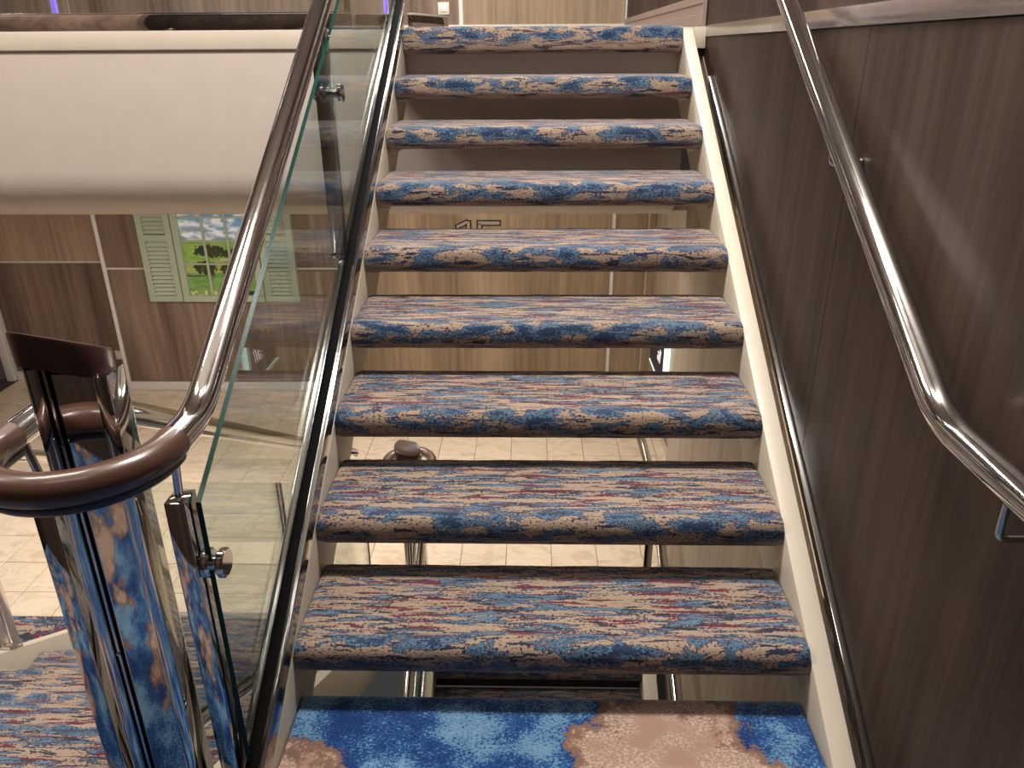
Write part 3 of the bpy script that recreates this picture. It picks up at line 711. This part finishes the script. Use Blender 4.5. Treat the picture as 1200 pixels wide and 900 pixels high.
# ------------------------------------------------------------------ false window with shutters on the lobby wall
fwn = thing('shuttered_picture', 'sage green false window with louvred shutters round a meadow print', 'wall decoration')
ZB, ZT = -0.622, 0.50
yy = YB - 0.001
def frame_ring(x0, x1, z0, z1, b, y0, y1, name, parent, bars=()):
    g = MB()
    g.box((x0, y0, z0), (x0 + b, y1, z1)); g.box((x1 - b, y0, z0), (x1, y1, z1))
    g.box((x0 + b, y0, z0), (x1 - b, y1, z0 + b)); g.box((x0 + b, y0, z1 - b), (x1 - b, y1, z1))
    for (a0, c0, a1, c1) in bars: g.box((a0, y0, c0), (a1, y1, c1))
    return g.build(name, M['sage'], parent, bevel=0.002, bseg=1)
slat_proto = None
for (sx0, sx1) in ((-3.405, -3.105), (-2.355, -2.055)):
    sh = frame_ring(sx0, sx1, ZB, ZT, 0.055, yy - 0.04, yy, 'shutter', fwn, bars=((sx0 + 0.055, -0.075, sx1 - 0.055, -0.02),))
    MB().box((sx0 + 0.03, yy - 0.006, ZB + 0.03), (sx1 - 0.03, yy - 0.001, ZT - 0.03)).build('shutter_back', M['sage'], sh, smooth=False)
    zz = [ZB + 0.075 + 0.0365 * i for i in range(13)] + [0.005 + 0.0365 * i for i in range(12)]
    for z in zz:
        if slat_proto is None:
            slat_proto = MB().prism([(-0.014, -0.014), (-0.018, -0.011), (0.014, 0.014), (0.018, 0.010)], 'x', -0.094, 0.094).build('slat', M['sage_lit'], sh, smooth=False); s_ = slat_proto
        else:
            s_ = slat_proto.copy(); C.objects.link(s_); s_.parent = sh
        s_.location = ((sx0 + sx1) / 2, yy - 0.022, z)
px0, px1 = -3.095, -2.365
wfx = frame_ring(px0, px1, ZB, ZT, 0.055, yy - 0.045, yy, 'window_frame', fwn)
pw = (px1 - px0 - 0.11) / 3
for i in (1, 2):
    x = px0 + 0.055 + pw * i
    MB().box((x - 0.010, yy - 0.035, ZB + 0.055), (x + 0.010, yy - 0.015, ZT - 0.055)).build('muntin', M['sage'], wfx, bevel=0.002, bseg=1)
for z in (-0.28, -0.075, 0.13, 0.32):
    MB().box((px0 + 0.055, yy - 0.033, z - 0.008), (px1 - 0.055, yy - 0.016, z + 0.008)).build('muntin', M['sage'], wfx, bevel=0.002, bseg=1)
# the print: a fine grid whose colour attribute holds the landscape
NX, NZ = 110, 150
gx0, gx1, gz0, gz1 = px0 + 0.04, px1 - 0.04, ZB + 0.04, ZT - 0.04
vs_ = [(gx0 + (gx1 - gx0) * i / NX, yy - 0.010, gz0 + (gz1 - gz0) * j / NZ) for j in range(NZ + 1) for i in range(NX + 1)]
fs = [(j * (NX + 1) + i, j * (NX + 1) + i + 1, (j + 1) * (NX + 1) + i + 1, (j + 1) * (NX + 1) + i) for j in range(NZ) for i in range(NX)]
me = bpy.data.meshes.new('landscape_print'); me.from_pydata(vs_, [], fs); me.materials.append(M['print'])
ca = me.color_attributes.new('print', 'FLOAT_COLOR', 'POINT')
def mixc(a, b, t): t = max(0, min(1, t)); return tuple(a[k] * (1 - t) + b[k] * t for k in range(3))
for i, v in enumerate(me.vertices):
    x, z = v.co.x, v.co.z
    n1 = noise.fractal(Vector((x * 9, z * 22, 0)), 1.0, 2.0, 4); n2 = noise.fractal(Vector((x * 34, z * 34, 5)), 1.0, 2.0, 4)
    if z > -0.085:
        c = mixc((150, 164, 178), (96, 158, 208), (z + 0.02) * 4 + (x + 2.9) * 0.9)
        c = mixc(c, (240, 242, 246), n1 * 1.6 + 0.45)
    elif z > -0.36:
        c = mixc((150, 178, 90), (118, 160, 62), n1 + 0.5)
        if z < -0.25 + n2 * 0.02: c = mixc((188, 176, 120), (140, 160, 70), n2 + 0.5)
    else:
        c = mixc((96, 140, 66), (128, 160, 90), n1 + 0.5)
        if z < -0.53: c = mixc(c, (214, 206, 140), 1.0 if n2 > 0.12 else 0.0)
    def tree(cx, cz, rx, rz):
        return ((x - cx) / rx) ** 2 + ((z - cz) / rz) ** 2 + n2 * 0.9 < 1
    for (cx, cz, rx, rz) in ((-2.80, -0.17, .14, .055), (-2.56, -0.19, .16, .045), (-2.86, -0.315, .10, .06), (-2.68, -0.325, .05, .05), (-2.46, -0.32, .04, .03)):
        if tree(cx, cz, rx, rz): c = mixc((34, 40, 24), (70, 70, 36), n2 + 0.3)
    if abs(x + 2.84) < 0.008 and -0.42 < z < -0.33: c = (44, 36, 24)
    if z < -0.53 and x > -2.6 and tree(-2.47, -0.55, .08, .05): c = (28, 44, 20)
    if -0.40 < z < -0.385 and n1 > -0.2: c = (60, 66, 34)
    if abs(z + 0.245) < 0.01 and x > -2.72: c = (206, 176, 150)
    l_ = lin(c); ca.data[i].color = (l_[0], l_[1], l_[2], 1)
o = bpy.data.objects.new('landscape_print', me); C.objects.link(o); o.parent = fwn
o['label'] = 'printed meadow with trees under a cloudy sky'

# ------------------------------------------------------------------ lettering and small fittings
def text(body, size, depth, name, mat, parent, loc, rot, bevel=0.0, shear=0.0):
    cu = bpy.data.curves.new(name, 'FONT'); cu.body = body; cu.size = size; cu.extrude = depth; cu.bevel_depth = bevel; cu.shear = shear
    tmp = bpy.data.objects.new(name, cu); C.objects.link(tmp)
    bpy.context.view_layer.update()
    me_ = bpy.data.meshes.new_from_object(tmp.evaluated_get(bpy.context.evaluated_depsgraph_get()))
    bpy.data.objects.remove(tmp); me_.materials.clear(); me_.materials.append(mat)
    o_ = bpy.data.objects.new(name, me_); C.objects.link(o_); o_.parent = parent; o_.location = loc; o_.rotation_euler = rot
    return o_
num = thing('deck_number', 'dark outlined silver number 15 on the tan wood wall', 'sign')
def digit(strokes, name):
    for grow, y, q in ((0.0, YB - 0.012, 'black'), (-0.010, YB - 0.018, 'socket')):
        g = MB()
        for s_ in strokes:
            (x0, z0, x1, z1, r) = s_; d = Vector((x1 - x0, z1 - z0)).normalized(); n_ = Vector((-d.y, d.x)); r += grow
            e = d * r
            P = [(x0 + n_.x * r - e.x, z0 + n_.y * r - e.y), (x1 + n_.x * r + e.x, z1 + n_.y * r + e.y), (x1 - n_.x * r + e.x, z1 - n_.y * r + e.y), (x0 - n_.x * r - e.x, z0 - n_.y * r - e.y)]
            g.prism(P, 'y', y, YB - 0.001)
        g.build('digit_outline' if q == 'black' else name, M['black' if q == 'black' else 'digit'], num, bevel=0.002, bseg=1)
digit([(-0.525, -0.26, -0.525, 0.075, 0.024), (-0.615, 0.045, -0.545, 0.080, 0.022)], 'digit_one')
digit([(-0.43, 0.075, -0.27, 0.075, 0.024), (-0.43, -0.05, -0.43, 0.06, 0.024), (-0.43, -0.06, -0.31, -0.06, 0.024), (-0.29, -0.22, -0.29, -0.08, 0.024), (-0.43, -0.25, -0.31, -0.25, 0.024)], 'digit_five')
sg = thing('lit_sign', 'navy sign with white script and glowing edges on the greige wall', 'sign', loc=(1.065, 5.88, -0.78))
MB().box((-0.022, -0.32, -0.235), (0.024, 0.33, 0.30)).build('panel', M['navy'], sg, bevel=0.002)
MB().box((-0.024, -0.330, -0.235), (0.024, -0.3205, 0.30)).build('light_edge', M['led_white'], sg, smooth=False)
MB().box((-0.026, -0.330, -0.246), (0.024, 0.33, -0.2355)).build('light_edge', M['led_white'], sg, smooth=False)
text('all', 0.17, 0.001, 'lettering', M['lit_white'], sg, (-0.024, -0.03, -0.09), (PI / 2, 0, -PI / 2), 0, 0.3)

sw = thing('light_switch', 'square white light switch on the upper wood wall', 'switch')
MB().box((-0.735, YBU - 0.012, 1.695), (-0.645, YBU - 0.001, 1.785)).build('frame', M['socket'], sw, bevel=0.003)
MB().box((-0.715, YBU - 0.016, 1.715), (-0.665, YBU - 0.011, 1.765)).build('rocker', M['white'], sw, bevel=0.002)
so = thing('wall_socket', 'small ivory wall socket beside the pale corner post', 'socket')
MB().box((-3.985, YBL - 0.012, -1.285), (-3.895, YBL - 0.001, -1.195)).build('plate', M['socket'], so, bevel=0.003)
MB().disc((-3.94, YBL - 0.0125, -1.24), (0, 1, 0), 0.026, 0.003, 20).build('outlet', M['white'], so)
